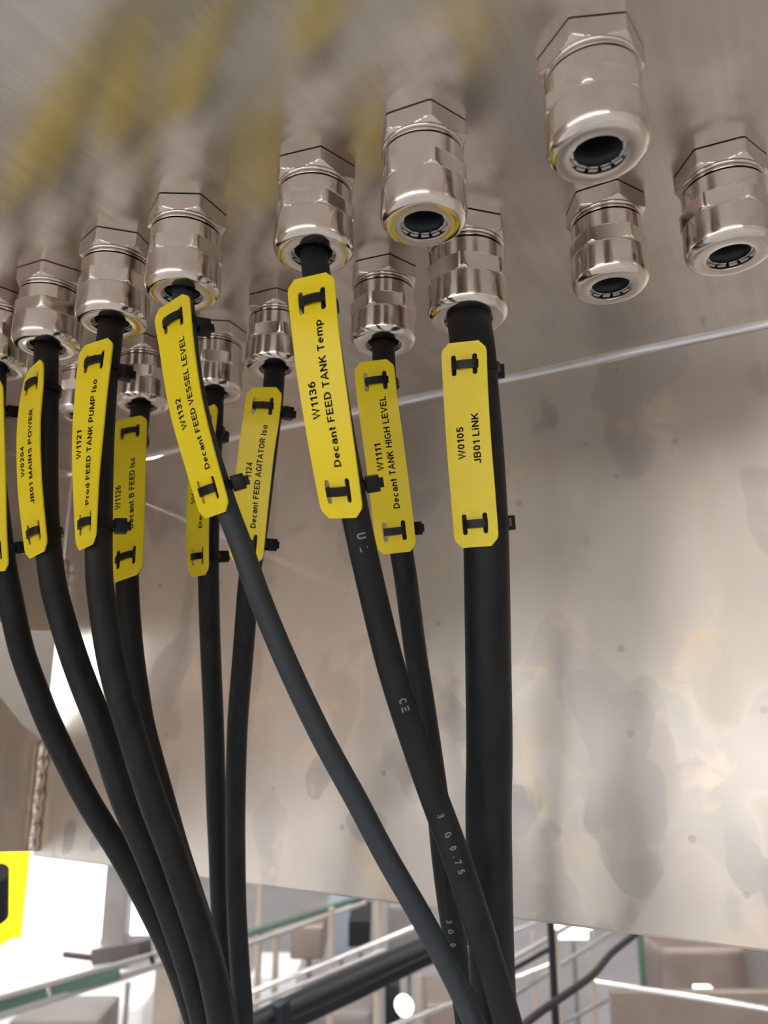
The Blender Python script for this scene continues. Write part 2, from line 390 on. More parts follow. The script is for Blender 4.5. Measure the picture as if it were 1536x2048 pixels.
# ------------------------------------------------------------------ cables
# gland, diameter, [(px,py) centre line], [(py, camera depth)]
CB = {
 'L':    ('G12', .0124, [(-18,760),(-17,905),(-10,993),(1,1081),(9,1140),(21,1198),(43,1300),(76,1390),(100,1450),(172,1596),(241,1705),(300,1815),(352,1924),(392,2040),(425,2160),(440,2300)],
          [(760,.392),(1150,.392),(1450,.40),(2300,.405)], 'black cable at the far left, sweeping right to the bottom bundle'),
 '0204': ('G11', .0119, [(95,725),(91,842),(90,950),(93,1052),(102,1140),(113,1198),(143,1300),(172,1380),(200,1450),(247,1596),(295,1705),(338,1815),(376,1924),(406,2033),(430,2160),(445,2300)],
          [(725,.368),(1150,.352),(1450,.340),(1600,.338),(2300,.345)], 'black mains power cable behind the W0204 tag'),
 '1121': ('G10', .0116, [(219,670),(211,740),(206,800),(202,880),(199,980),(198,1060),(198,1140),(203,1198),(218,1300),(238,1385),(258,1450),(303,1596),(345,1705),(383,1815),(418,1924),(441,2033),(458,2160),(468,2300)],
          [(670,.348),(1150,.328),(1450,.318),(2300,.320)], 'black cable behind the W1121 tag, in front of the W1126 tag'),
 '1126': ('G13', .0116, [(274,835),(268,930),(258,1050),(254,1165),(263,1300),(277,1400),(290,1470),(325,1596),(356,1705),(392,1815),(425,1924),(450,2033),(462,2160),(470,2300)],
          [(835,.444),(1165,.385),(1300,.375),(1600,.372),(2300,.37)], 'black cable behind the W1126 tag, running down beside the W1121 cable'),
 '14':   ('G14', .0117, [(426,810),(423,900),(419,1000),(417,1080),(417,1160),(421,1300),(428,1450),(432,1600),(437,1705),(441,1815),(450,1924),(463,2040),(475,2160),(480,2300)],
          [(810,.430),(1160,.420),(1450,.44),(2300,.47)], 'straight black cable hanging behind the W1132 cable, its tag mostly covered'),
 '1124': ('G8', .0113, [(549,757),(545,800),(538,863),(528,944),(512,1077),(498,1160),(487,1300),(475,1450),(471,1600),(471,1705),(473,1815),(479,1924),(487,2033),(492,2160),(495,2300)],
          [(757,.398),(1150,.395),(1450,.415),(1700,.43),(2300,.43)], 'black cable behind the W1124 tag, rightmost strand of the left bundle'),
 '1132': ('G9', .0094, [(366,606),(370,640),(375,700),(385,770),(402,850),(425,930),(455,1020),(482,1090),(517,1190),(560,1295),(603,1390),(652,1490),(713,1600),(770,1709),(834,1819),(894,1928),(946,2037),(990,2160),(1030,2300)],
          [(606,.322),(850,.313),(1190,.31),(1600,.31),(2300,.30)], 'blue-grey cable running diagonally right from the W1132 tag'),
 '1136': ('G3', .0114, [(632,530),(640,600),(655,700),(674,830),(692,930),(712,1035),(737,1149),(773,1300),(802,1400),(835,1500),(870,1600),(911,1709),(947,1819),(981,1928),(1013,2037),(1045,2160),(1075,2300)],
          [(530,.295),(830,.292),(1149,.300),(1819,.296),(2300,.29)], 'black W1136 cable with faint white print, crossing in front of the thickest cable'),
 '1111': ('G7', .0115, [(763,706),(769,760),(780,900),(792,1020),(804,1110),(812,1160),(830,1300),(846,1400),(861,1500),(875,1600),(885,1709),(899,1819),(917,1928),(932,2037),(945,2160),(955,2300)],
          [(706,.370),(1149,.368),(1300,.38),(2300,.375)], 'black cable behind the W1111 tag, passing behind the W1136 cable'),
 '0105': ('G6', .0198, [(943,655),(946,700),(952,780),(962,900),(970,1030),(973,1110),(976,1300),(979,1500),(977,1600),(978,1709),(980,1819),(983,1928),(988,2037),(993,2160),(998,2300)],
          [(655,.331),(1110,.326),(1500,.322),(2300,.325)], 'thickest black cable, hanging straight down behind the W0105 tag'),
}
CP = {}
def lerp(tab, y):
    if y <= tab[0][0]: return tab[0][1]
    for (a, x), (b, z) in zip(tab, tab[1:]):
        if y <= b: return x+(z-x)*(y-a)/(b-a)
    return tab[-1][1]
for k, (g, D, pts, dep, lab) in CB.items():
    P, GD = GP[g]
    top = [Vector((P.x, P.y, P.z+z)) for z in (.018, .010, .002)]
    pth = top + [at(x, y, lerp(dep, y)) for x, y in pts[1:]]
    pth = smooth_path(catmull(pth, 12), 14)
    CP[k] = (pth, D/2)
    bm = bmesh.new(); tube(bm, pth, D/2, 32)
    o = finish('cable', bm, m_bluecable if k == '1132' else m_cable, None, 60)
    base = pth[0].copy()
    o.data.transform(Matrix.Translation(-base)); o.location = base
    tag(o, lab, 'cable', 'black cables hanging from the glands')
    CP[k] = (pth, D/2, o)
# white sheath print
def _arc(cx, cy, rx, ry, a0, a1, n=14):
    return [(cx+rx*math.cos(math.radians(a0+(a1-a0)*k/n)), cy+ry*math.sin(math.radians(a0+(a1-a0)*k/n))) for k in range(n+1)]
TK = .17; e_ = TK/2
def _bowl(x0, x1, y0, y1):   # right-hand bowl between two heights
    r_ = (y1-y0)/2; xs = max(x0, x1-r_*.9)
    return [(x0, y0), (xs, y0)] + _arc(xs, (y0+y1)/2, x1-xs, r_, -90, 90)[1:] + [(x0, y1)]
def _oval(x0, x1, y0, y1, a0=0, a1=360, n=26): return _arc((x0+x1)/2, (y0+y1)/2, (x1-x0)/2, (y1-y0)/2, a0, a1, n)
X = .72
GLY = {
 'W': (.98, [[(.04,1),(.26,e_*.4),(.49,.97),(.72,e_*.4),(.94,1)]]), 'V': (.70, [[(.04,1),(.35,e_*.5),(.66,1)]]),
 'A': (.72, [[(.03,0),(.36,.97),(.69,0)],[(.16,.33),(.56,.33)]]), 'T': (.62, [[(0,1-e_),(.62,1-e_)],[(.31,1),(.31,0)]]),
 'E': (.62, [[(e_,0),(e_,1)],[(e_,1-e_),(.60,1-e_)],[(e_,.52),(.56,.52)],[(e_,e_),(.62,e_)]]), 'F': (.58, [[(e_,0),(e_,1)],[(e_,1-e_),(.58,1-e_)],[(e_,.50),(.50,.50)]]),
 'L': (.54, [[(e_,1),(e_,0)],[(e_,e_),(.54,e_)]]), 'H': (.70, [[(e_,0),(e_,1)],[(.70-e_,0),(.70-e_,1)],[(e_,.54),(.70-e_,.54)]]),
 'N': (.70, [[(e_,0),(e_,1)],[(.70-e_,0),(.70-e_,1)],[(e_,.95),(.70-e_,.05)]]), 'M': (.82, [[(e_,0),(e_,1)],[(.82-e_,0),(.82-e_,1)],[(e_,.95),(.41,.10),(.82-e_,.95)]]),
 'K': (.70, [[(e_,0),(e_,1)],[(e_,.38),(.62,.98)],[(.27,.58),(.64,.02)]]), 'I': (TK, [[(e_,0),(e_,1)]]),
 'D': (.70, [[(e_,0),(e_,1)],_bowl(e_, .70-e_, e_, 1-e_)]), 'P': (.64, [[(e_,0),(e_,1)],_bowl(e_, .64-e_, .44, 1-e_)]),
 'B': (.66, [[(e_,0),(e_,1)],_bowl(e_, .63-e_, .53, 1-e_),_bowl(e_, .66-e_, e_, .53)]), 'R': (.70, [[(e_,0),(e_,1)],_bowl(e_, .66-e_, .46, 1-e_),[(.34,.46),(.62,.01)]]),
 'O': (.76, [_oval(e_, .76-e_, e_, 1-e_)]), 'C': (.70, [_oval(e_, .72-e_, e_, 1-e_, 38, 322)]),
 'G': (.74, [_oval(e_, .74-e_, e_, 1-e_, 40, 300),[(.40,.48),(.74-e_,.48),(.74-e_,.12)],[(.55,.12),(.66,.20)]]),
 'J': (.50, [[(.50-e_,1),(.50-e_,.30)]+_arc(.25, .28, .25-e_, .28-e_, 0, -180)]), 'U': (.68, [[(e_,1),(e_,.33)]+_arc(.34, .33, .34-e_, .33-e_, 180, 360)+[(.68-e_,1)]]),
 'S': (.64, [_arc(.32, .735, .235, .19, 25, 250)[:] + _arc(.32, .285, .245, .21, 80, -165)]),
 '0': (.56, [_oval(e_, .56-e_, e_, 1-e_)]), '1': (.42, [[(.30,0),(.30,1)],[(.30,.92),(.06,.72)]]),
 '2': (.56, [_arc(.28, .70, .20, .225, 170, -40)+[(.10,e_)],[(.06,e_),(.55,e_)]]), '3': (.56, [_arc(.27, .725, .19, .20, 165, -85)+_arc(.27, .30, .215, .225, 85, -165)]),
 '4': (.58, [[(.42,0),(.42,.96),(.06,.30)],[(.04,.28),(.56,.28)]]), '5': (.56, [[(.50,1-e_),(.16,1-e_),(.11,.50)]+_arc(.27, .33, .215, .255, 130, -160)]),
 '6': (.56, [_oval(e_, .56-e_, e_, .62),_arc(.40, .50, .32, .43, 85, 190)]), '7': (.54, [[(.03,1-e_),(.50,1-e_),(.20,0)]]), '.': (TK, [[(e_,0),(e_,TK)]]),
 'e': (.56, [[(e_,.38)]+_arc(.28, .36, .28-e_, .36-e_, 0, 312)]), 'c': (.54, [_arc(.28, .36, .28-e_, .36-e_, 42, 318)]), 'o': (.58, [_oval(e_, .58-e_, e_, X-e_)]),
 'a': (.56, [[(.48,0),(.48,.46)]+_arc(.28, .47, .20, .18, 0, 160),_oval(e_, .48, e_, .40)]), 'n': (.54, [[(e_,0),(e_,X)],[(e_,.40)]+_arc(.27, .42, .27-e_, .30-e_, 180, 0)+[(.54-e_,0)]]),
 't': (.36, [[(.16,.95),(.16,.20)]+_arc(.27, .18, .11, .10, 180, 280),[(0,X-e_),(.33,X-e_)]]), 'm': (.86, [[(e_,0),(e_,X)],[(e_,.44)]+_arc(.255, .46, .17, .19, 180, 0)+[(.43,0)],[(.43,.44)]+_arc(.605, .46, .175, .19, 180, 0)+[(.86-e_,0)]]),
 'p': (.58, [[(e_,X),(e_,-.28)],_oval(e_, .58-e_, e_, X-e_)]), 'd': (.58, [[(.58-e_,1),(.58-e_,0)],_oval(e_, .58-e_, e_, X-e_)]), 'r': (.36, [[(e_,0),(e_,X)],[(e_,.40)]+_arc(.28, .42, .20, .24, 180, 90)+[(.36,.66)]]),
 's': (.50, [_arc(.25, .53, .17, .125, 25, 250)+_arc(.25, .205, .175, .135, 80, -165)]), 'i': (TK, [[(e_,0),(e_,X)],[(e_,.86),(e_,1)]]),
}
def text_mesh(s, bold=0):
    """sans-serif lettering drawn with strokes of even weight; cap height .72"""
    bm = bmesh.new(); x = 0
    for ch in s:
        if ch == ' ': x += .34; continue
        wd, strokes = GLY[ch]
        for st in strokes:
            P = [Vector((px_, py_, 0)) for px_, py_ in st]
            P = [P[0]]+[P[i] for i in range(1, len(P)) if (P[i]-P[i-1]).length > 1e-4]
            closed = (P[0]-P[-1]).length < 1e-3 and len(P) > 4
            prev = None
            for i, p in enumerate(P):
                a = P[i-1] if i else (P[-2] if closed else None); b = P[i+1] if i < len(P)-1 else (P[1] if closed else None)
                d1 = (p-a).normalized() if a is not None else (b-p).normalized(); d2 = (b-p).normalized() if b is not None else d1
                t_ = (d1+d2).normalized() if (d1+d2).length > .1 else d1
                n_ = Vector((-t_.y, t_.x, 0)); k_ = e_/max(.45, abs(n_.dot(Vector((-d1.y, d1.x, 0)))))
                cur = [bm.verts.new(((q_.x+x)*.72, q_.y*.72, 0)) for q_ in (p+n_*k_, p-n_*k_)]
                if prev: bm.faces.new((prev[0], prev[1], cur[1], cur[0]))
                prev = cur
        x += wd+.13
    me = bpy.data.meshes.new('lettering'); bm.to_mesh(me); bm.free()
    return me
def cable_print(k, s, py, cap, name='printed_text', side=0):
    pth, r, o = CP[k]
    i = min(range(2, len(pth)-2), key=lambda j: abs(proj(pth[j])[1]-py))
    c = pth[i]; T = (pth[i+1]-pth[i-1]).normalized()
    n = (CAM-c); n = (n-T*n.dot(T)).normalized(); b = T.cross(n)
    if b.dot(RT) < 0: b = -b
    me = text_mesh(s, 0); sc = cap/.72
    for v_ in me.vertices:
        x, y = v_.co.x*sc, (v_.co.y-.36)*sc
        a = y/r + side
        v_.co = c + T*x + (n*math.cos(a)+b*math.sin(a))*(r+.00012) - o.location
    ob = bpy.data.objects.new(name, me); COL.objects.link(ob); me.materials.append(m_print); ob.parent = o
    ob['label'] = 'faint white print'
for s, y in (('3', 1622), ('G', 1652), ('0', 1680), ('.', 1698), ('7', 1712), ('5', 1728)): cable_print('1136', s, y, .0026)
for s, y in (('C', 1396), ('E', 1412)): cable_print('1136', s, y, .0030, side=.1)
for s, y in (('U', 1066), ('L', 1086)): cable_print('1136', s, y, .0034, side=.1)
for s, y in (('3', 1830), ('G', 1850), ('0', 1876)): cable_print('1111', s, y, .0028, side=-.2)

# ------------------------------------------------------------------ yellow tags with their cable ties
WT, GAP, TH = .0195, .0014, .0009
# centre line (px,py,visible width px), text lines (string, y bottom, y top, u), tie heads (angle or None), label
TG = {
 '1136': ([(621,553,92),(628,640,91),(640,740,91),(661,880,88),(686,1036,78)], [('W1136',835,760,-.21),('Decant FEED TANK Temp',934,643,.09)], (1.9, .05),
          'yellow tag reading W1136 Decant FEED TANK Temp', 'W1136'),
 '0105': ([(927,684,88),(931,780,88),(937,880,88),(945,980,88),(954,1094,86)], [('W0105',917,853,-.17),('JB01 LiNK',929,828,.18)], (.75, .75),
          'yellow tag reading W0105 JB01 LiNK on the thickest cable', 'W0105'),
 '1111': ([(747,722,80),(755,800,80),(766,880,80),(779,980,83),(794,1106,80)], [('W1111',940,886,-.15),('Decant TANK HIGH LEVEL',1018,795,.13)], (1.8, .35),
          'yellow tag reading W1111 Decant TANK HIGH LEVEL', 'W1111'),
 '1132': ([(343,604,58),(350,665,62),(366,780,60),(389,880,58),(432,1030,56)], [('W1132',853,792,-.18),('Decant FEED VESSEL LEVEL',942,681,.19)], (.15, -.1),
          'curved yellow tag reading W1132 Decant FEED VESSEL LEVEL', 'W1132'),
 '1124': ([(530,775,68),(522,840,70),(513,900,70),(501,1010,69),(491,1126,66)], [('W1124',972,926,-.14),('Decant FEED AGITATOR Iso',1055,849,.14)], (.2, .3),
          'yellow tag reading Decant FEED AGITATOR Iso, crossed by the W1132 cable at its lower end', 'W1124'),
 '14':   ([(415,815,40),(405,900,42),(397,1000,42),(395,1080,41),(397,1152,36)], [('W112',1008,950,-.22),('Decant',1057,985,.15)], (.8, .5),
          'narrow yellow tag mostly covered by the W1132 tag', 'half covered'),
 '1126': ([(261,836,60),(258,930,61),(255,1050,61),(251,1157,60)], [('W1126',1015,968,-.29),('Decant B FEED Iso',1061,919,.11)], (1.6, 1.6),
          'darker yellow tag reading W1126 Decant B FEED Iso, overlapped by the W1121 cable', 'W1126'),
 '1121': ([(194,684,58),(184,770,58),(176,864,55),(172,970,44),(172,1095,33)], [('W1121',915,859,-.26),('Prod FEED TANK PUMP Iso',1012,762,.10)], (.15, .05),
          'yellow tag reading W1121 Prod FEED TANK PUMP Iso, twisted narrow at its lower end', 'W1121'),
 '0204': ([(70,730,26),(63,790,36),(57,864,38),(60,975,40),(74,1110,38)], [('W0204',950,890,-.24),('JB01 MAINS POWER',1010,822,.10)], (1.3, 1.3),
          'narrow yellow tag reading W0204 JB01 MAINS POWER', 'W0204'),
 'L':    ([(-14,765,30),(-19,850,44),(-16,960,46),(-13,1060,44),(-6,1143,40)], [], (.1, .1),
          'sliver of a yellow tag at the left edge of the photo', 'left edge'),
}
def tag_outline_mesh():
    """flat tag in (u,v) units: u in -.5...5 (times WT), v in 0..1; returns base mesh with slots, finely cut along v"""
    LT = .100
    cu = bpy.data.curves.new('tg', 'CURVE'); cu.dimensions = '2D'; cu.fill_mode = 'BOTH'; cu.extrude = TH/2
    def poly(P):
        sp = cu.splines.new('POLY'); sp.points.add(len(P)-1); sp.use_cyclic_u = True
        for a, p in zip(sp.points, P): a.co = (p[0], p[1], 0, 1)
    w_, cx, cy = WT/2, WT*.17, WT*.22
    out = []
    for sx, sy in ((1, 1), (-1, 1), (-1, -1), (1, -1)):
        pts = [(w_, LT/2-cy-.0010), (w_-.0003, LT/2-cy+.0004), (w_-cx*.16, LT/2-cy*.74), (w_-cx, LT/2)]
        if sx*sy < 0: pts = pts[::-1]
        out += [(sx*a, sy*b) for a, b in pts]
    poly(out)
    for sv in (-1, 1):
        for su in (-1, 1):
            cx_, cy_ = su*.235*WT, sv*(.5-.112)*LT; hw, hh = .056*WT, .26*WT
            P = [(cx_+hw*math.cos(a), cy_+hh-hw+hw*math.sin(a)) for a in [math.pi*k/6 for k in range(7)]]
            P += [(cx_+hw*math.cos(a), cy_-hh+hw+hw*math.sin(a)) for a in [math.pi+math.pi*k/6 for k in range(7)]]
            poly(P)
    ob = bpy.data.objects.new('tg', cu); COL.objects.link(ob)
    dg = bpy.context.evaluated_depsgraph_get(); me = bpy.data.meshes.new_from_object(ob.evaluated_get(dg))
    bpy.data.objects.remove(ob); bpy.data.curves.remove(cu)
    bm = bmesh.new(); bm.from_mesh(me); bpy.data.meshes.remove(me)
    bmesh.ops.remove_doubles(bm, verts=bm.verts[:], dist=1e-6)
    for i in range(1, 40):
        bmesh.ops.bisect_plane(bm, geom=bm.verts[:]+bm.edges[:]+bm.faces[:], plane_co=(0, -LT/2+LT*i/40, 0), plane_no=(0, 1, 0))
    return bm, LT
BASE, LT = tag_outline_mesh()
bme = bpy.data.meshes.new('tagbase'); BASE.to_mesh(bme); BASE.free()

def hull(pts):
    pts = sorted(set(pts))
    def half(ps):
        h = []
        for p in ps:
            while len(h) > 1 and (h[-1][0]-h[-2][0])*(p[1]-h[-2][1])-(h[-1][1]-h[-2][1])*(p[0]-h[-2][0]) <= 0: h.pop()
            h.append(p)
        return h[:-1]
    return half(pts)+half(pts[::-1])
for key, (cl, texts, heads, lab, short) in TG.items():
    pth, r, cobj = CP[key]
    cen, Bs = [], []
    for px, py, wv in cl:
        j = min(range(2, len(pth)-2), key=lambda i: abs(proj(pth[i])[1]-py))
        d = proj(pth[j])[2]
        dd = d-r; Tc = (pth[j-1]-pth[j+1]).normalized()
        h = ray(px, py); h = Vector((h.x, h.y, 0)).normalized(); rl = Vector((h.y, -h.x, 0))
        for _ in range(8):
            ca = max(.30, min(.995, wv*dd/FPX/WT)); sa = math.sqrt(1-ca*ca)
            bb = rl*ca - h*sa; bb = (bb-Tc*bb.dot(Tc)).normalized(); nn = bb.cross(Tc)
            cc_ = at(px, py, dd); q_ = pth[nearest(pth, cc_)]-cc_
            dd += max(-.02, min(.02, (q_.dot(nn)+r+GAP)/ray(px, py).dot(nn)))*.8
        cen.append(at(px, py, dd)); Bs.append(bb)
    cs = smooth_path(catmull(cen, 12), 6); bs = smooth_path(catmull(Bs, 12), 6)
    # arc length table
    al = [0]
    for a, b in zip(cs, cs[1:]): al.append(al[-1]+(b-a).length)
    def frame(v):           # v 0 bottom .. 1 top
        s = (1-v)*al[-1]; i = 0
        while i < len(al)-2 and al[i+1] < s: i += 1
        t = (s-al[i])/(al[i+1]-al[i]); c = cs[i].lerp(cs[i+1], t)
        def tanat(q):
            return (cs[max(q-1, 0)]-cs[min(q+1, len(cs)-1)]).normalized()
        T = tanat(i).lerp(tanat(i+1), t).normalized()
        b = bs[i].lerp(bs[i+1], t); b = (b-T*b.dot(T)).normalized()
        n = b.cross(T)
        return c, T, b, n
    def v_at(py):
        ys = [proj(p)[1] for p in cs]
        for i in range(len(ys)-1):
            if ys[i] <= py <= ys[i+1]:
                t = (py-ys[i])/(ys[i+1]-ys[i]); return 1-(al[i]+t*(al[i+1]-al[i]))/al[-1]
        return .5
    org = frame(.5)[0].copy()
    me = bme.copy(); me.name = 'cable_tag'
    for v_ in me.vertices:
        u, vv, z = v_.co
        c, T, b, n = frame(min(1, max(0, vv/LT+.5)))
        v_.co = c+b*u+n*z-org
    ob = bpy.data.objects.new('cable_tag', me); COL.objects.link(ob); me.materials.append(m_tag); ob.location = org
    tag(ob, lab, 'cable tag', 'yellow cable tags')
    for s, y0, y1, u0 in texts:
        tm = text_mesh(s, .014)
        xs = [v_.co.x for v_ in tm.vertices]; x0, x1 = min(xs), max(xs)
        va, vb = v_at(y0), v_at(y1); cap = .0031
        for v_ in tm.vertices:
            vv = va+(vb-va)*(v_.co.x-x0)/(x1-x0)
            uu = u0*WT-(v_.co.y/.72-.5)*cap
            c, T, b, n = frame(vv)
            v_.co = c+b*uu+n*(TH/2+.00012)-org
        to = bpy.data.objects.new('lettering', tm); COL.objects.link(to); tm.materials.append(m_ink); to.parent = ob
        to['label'] = 'black lettering ' + s if key != '14' else 'black lettering'
    # cable ties at both ends
    for vv, ang, wh in ((1-.112, heads[0], 'upper'), (.112, heads[1], 'lower')):
        c, T, b, n = frame(vv)
        j = nearest(pth, c); q = pth[j]-c
        q = q - T*q.dot(T); cu_, cn_ = q.dot(b), q.dot(n)
        rr = r+.0008
        pts = [(cu_+rr*math.cos(a), cn_+rr*math.sin(a)) for a in [2*math.pi*k/40 for k in range(40)]]
        pts += [(-.235*WT, TH/2+.0007), (.235*WT, TH/2+.0007), (-.12*WT, TH/2+.0013), (.12*WT, TH/2+.0013), (0, TH/2+.0015)]
        hp = [Vector((a, d_, 0)) for a, d_ in hull([(round(a, 7), round(d_, 7)) for a, d_ in pts])]
        # resample closed loop
        tot = [0]
        for i in range(len(hp)): tot.append(tot[-1]+(hp[(i+1) % len(hp)]-hp[i]).length)
        M_ = 72; rs = []; i = 0
        for k in range(M_):
            s = tot[-1]*k/M_
            while tot[i+1] < s: i += 1
            rs.append(hp[i].lerp(hp[(i+1) % len(hp)], (s-tot[i])/(tot[i+1]-tot[i])))
        root = empty('cable_tie', c+b*cu_+n*cn_, 'black cable tie holding the %s end of the %s yellow tag' % (wh, short), 'cable tie', 'black cable ties around tags and cables')
        if key == 'L': root['label'] = 'black cable tie on the %s end of the tag at the left edge' % wh
        hw, th = .0018, .0011
        bm = bmesh.new(); rings = []
        for k in range(M_):
            p = rs[k]; tt = (rs[(k+1) % M_]-rs[k-1]).normalized(); nn = Vector((tt.y, -tt.x, 0))
            ring = []
            for so, sw in ((0, -1), (0, 1), (1, 1), (1, -1)):
                P2 = p+nn*th*(so-.5)
                ring.append(bm.verts.new(c+b*P2.x+n*P2.y+T*hw*sw-root.location))
            rings.append(ring)
        for k in range(M_):
            A, B = rings[k], rings[(k+1) % M_]
            for e in range(4): bm.faces.new((A[e], A[(e+1) % 4], B[(e+1) % 4], B[e]))
        bmesh.ops.recalc_face_normals(bm, faces=bm.faces[:])
        finish('tie_band', bm, m_tie, root, 30)
        cc = c+b*cu_+n*cn_
        h = cc-CAM; h = Vector((h.x, h.y, 0)).normalized(); rl = Vector((h.y, -h.x, 0))
        d = rl*math.cos(ang)+h*math.sin(ang); d = (d-T*d.dot(T)).normalized(); e = T.cross(d)
        Rm = Matrix((d, e, T)).transposed().to_4x4()
        bm = bmesh.new()
        box(bm, d*(r+.0032), (.0056, .0052, .0066), Rm, bev=.0006)
        box(bm, d*(r+.0066), (.0022, .0014, .0040), Rm, bev=.0003)
        finish('tie_head', bm, m_tie, root, 30)

# ------------------------------------------------------------------ hall equipment below the panel (out of focus)
m_white = mat('white_lit_board', (.86,.87,.90), .5)
m_bright = mat('glowing_white_face', (.9,.9,.9), .5, 0, (.95, .97, 1), 2.2)
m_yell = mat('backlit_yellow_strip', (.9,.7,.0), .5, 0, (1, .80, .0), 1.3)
m_gsteel = mat('grey_painted_steel', (.22,.205,.205), .5, .2)
m_tan = mat('tan_steel_post', (.45,.38,.32), .5, .3)
m_dark = mat('dark_steel_post', (.010,.012,.016), .5, spec=.25)
m_green = mat('green_painted_rail', (.07,.13,.105), .45)
m_rod = mat('polished_rod', (.86,.87,.9), .22, 1)
m_greyrail = mat('galvanised_rail', (.36,.36,.36), .4, .7)
m_brown = mat('brushed_brown_steel', (.34,.28,.25), .4, .7)
for mm in (m_gsteel, m_tan, m_greyrail, m_brown):
    nm = noise(mm, coords(mm), 6, 3); c0 = tuple(bsdf(mm).inputs['Base Color'].default_value)[:3]
    L(mm, ramp(mm, nm, [(.3, tuple(x*.85 for x in c0)), (.7, tuple(min(1, x*1.12) for x in c0))]), bsdf(mm).inputs['Base Color'])
def settle(o, c):
    o.data.transform(Matrix.Translation(-c)); o.location = c; return o
def bar(name, a, b, wpx, m, lab, cat, group=None, round_=True, parent=None):
    A, B = at(*a), at(*b); r = wpx*(a[2]+b[2])/2/FPX/2
    if name.endswith('_post'): B = Vector((A.x, A.y, 0))
    bm = bmesh.new()
    if round_: tube(bm, [A.lerp(B, i/8) for i in range(9)], r, 14)
    else:
        d = (B-A); Z = d.normalized(); X = Vector((0, 0, 1)).cross(Z); X = X.normalized() if X.length > .05 else Vector((1, 0, 0)); Y = Z.cross(X)
        box(bm, (A+B)/2, (2*r, 2*r, d.length), Matrix((X, Y, Z)).transposed().to_4x4(), bev=r*.15)
    o = settle(finish(name, bm, m, None, 40), (A+B)/2)
    if parent: o.parent = parent; o.matrix_parent_inverse = parent.matrix_basis.inverted(); return o
    return tag(o, lab, cat, group)
def board(name, x0, y0, x1, y1, d, th, m, lab, cat, group=None):
    """upright box facing the camera's side of the hall, real thickness th"""
    A, B = at(x0, y1, d), at(x1, y0, d); c = (A+B)/2
    wd = abs((B-A).dot(RT)); ht = abs(B.z-A.z)
    bm = bmesh.new(); box(bm, (0, 0, 0), (wd, th, ht), Matrix.Rotation(YAW, 4, 'Z'), bev=min(th, wd, ht)*.08)
    o = finish(name, bm, m, None, 0); o.location = c
    if lab and A.z > .1:
        bm = bmesh.new(); zb = A.z-c.z
        for sx in ((-1, 1) if wd > .25 else (0,)):
            box(bm, Matrix.Rotation(YAW, 3, 'Z') @ Vector((sx*(wd/2-.02), 0, (zb-c.z-zb)/2+zb/2)), (.02, .02, A.z+.004), Matrix.Rotation(YAW, 4, 'Z'))
        finish('stand', bm, m_gsteel, o, 0)
    return tag(o, lab, cat, group) if lab else o
# upright window with a yellow strip seen at the lower left
wnd = empty('window_10', at(120, 1960, 4.2), kind='structure')
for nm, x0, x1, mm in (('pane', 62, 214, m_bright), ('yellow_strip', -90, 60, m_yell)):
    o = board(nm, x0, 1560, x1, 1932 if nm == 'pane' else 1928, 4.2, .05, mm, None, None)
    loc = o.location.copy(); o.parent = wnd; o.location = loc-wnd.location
o = board('window_11', 262, 1600, 330, 1858, 4.2, .05, m_bright, None, None); o['kind'] = 'structure'
board('steel_column', 216, 1600, 262, 1945, 4.0, .12, m_gsteel, 'grey steel column between the two bright openings at the lower left', 'column')
board('steel_column', 312, 1925, 368, 2120, 2.6, .10, m_tan, 'tan steel column left of the cable bundle at the bottom', 'column')
board('worktop', -60, 1930, 190, 1985, 3.6, .8, m_white, 'white worktop in bright light under the yellow strip', 'table')
board('white_crate', 150, 1976, 312, 2120, 3.0, .4, m_white, 'white crate below the green rail at the bottom left', 'crate')
board('steel_cabinet', 40, 2020, 215, 2150, 2.2, .2, m_gsteel, 'grey steel cabinet top at the bottom left corner', 'cabinet')
m_beam = mat('dark_brown_beam', (.05,.035,.035), .5)
bar('dark_bracket', (128, 1908, 3.3), (186, 1916, 3.25), 10, m_beam, 'small dark bracket left of the short beam end', 'bracket', None, False)
bar('dark_beam', (195, 1912, 3.2), (290, 1898, 3.0), 30, m_beam, 'short dark beam end right of the white opening', 'beam', None, False)
bar('pipe_fitting', (-6, 1745, 1.5), (-6, 1832, 1.55), 46, m_dark, 'black rounded fitting at the left edge against the yellow strip', 'fitting')
t = empty('cable_tray', at(150, 1980, 1.9), 'green and grey cable tray rising diagonally across the bottom left', 'cable tray')
bar('top_rail', (-60, 2012, 1.9), (330, 1903, 2.1), 9, m_greyrail, None, None, None, False, t)
bar('green_infill', (-60, 2024, 1.92), (240, 1945, 2.05), 20, m_green, None, None, None, False, t)
bar('bottom_rail', (-60, 2050, 1.9), (330, 1925, 2.1), 13, m_greyrail, None, None, None, False, t)
bar('bolt', (302, 1912, 2.0), (306, 1926, 2.0), 9, m_dark, None, None, None, True, t)
bar('bolt', (96, 1975, 1.88), (100, 1990, 1.88), 8, m_rod, None, None, None, True, t)
bar('thin_post', (256, 1965, 2.2), (252, 2120, 2.2), 10, m_greyrail, 'thin grey post in front of the white crate', 'post')
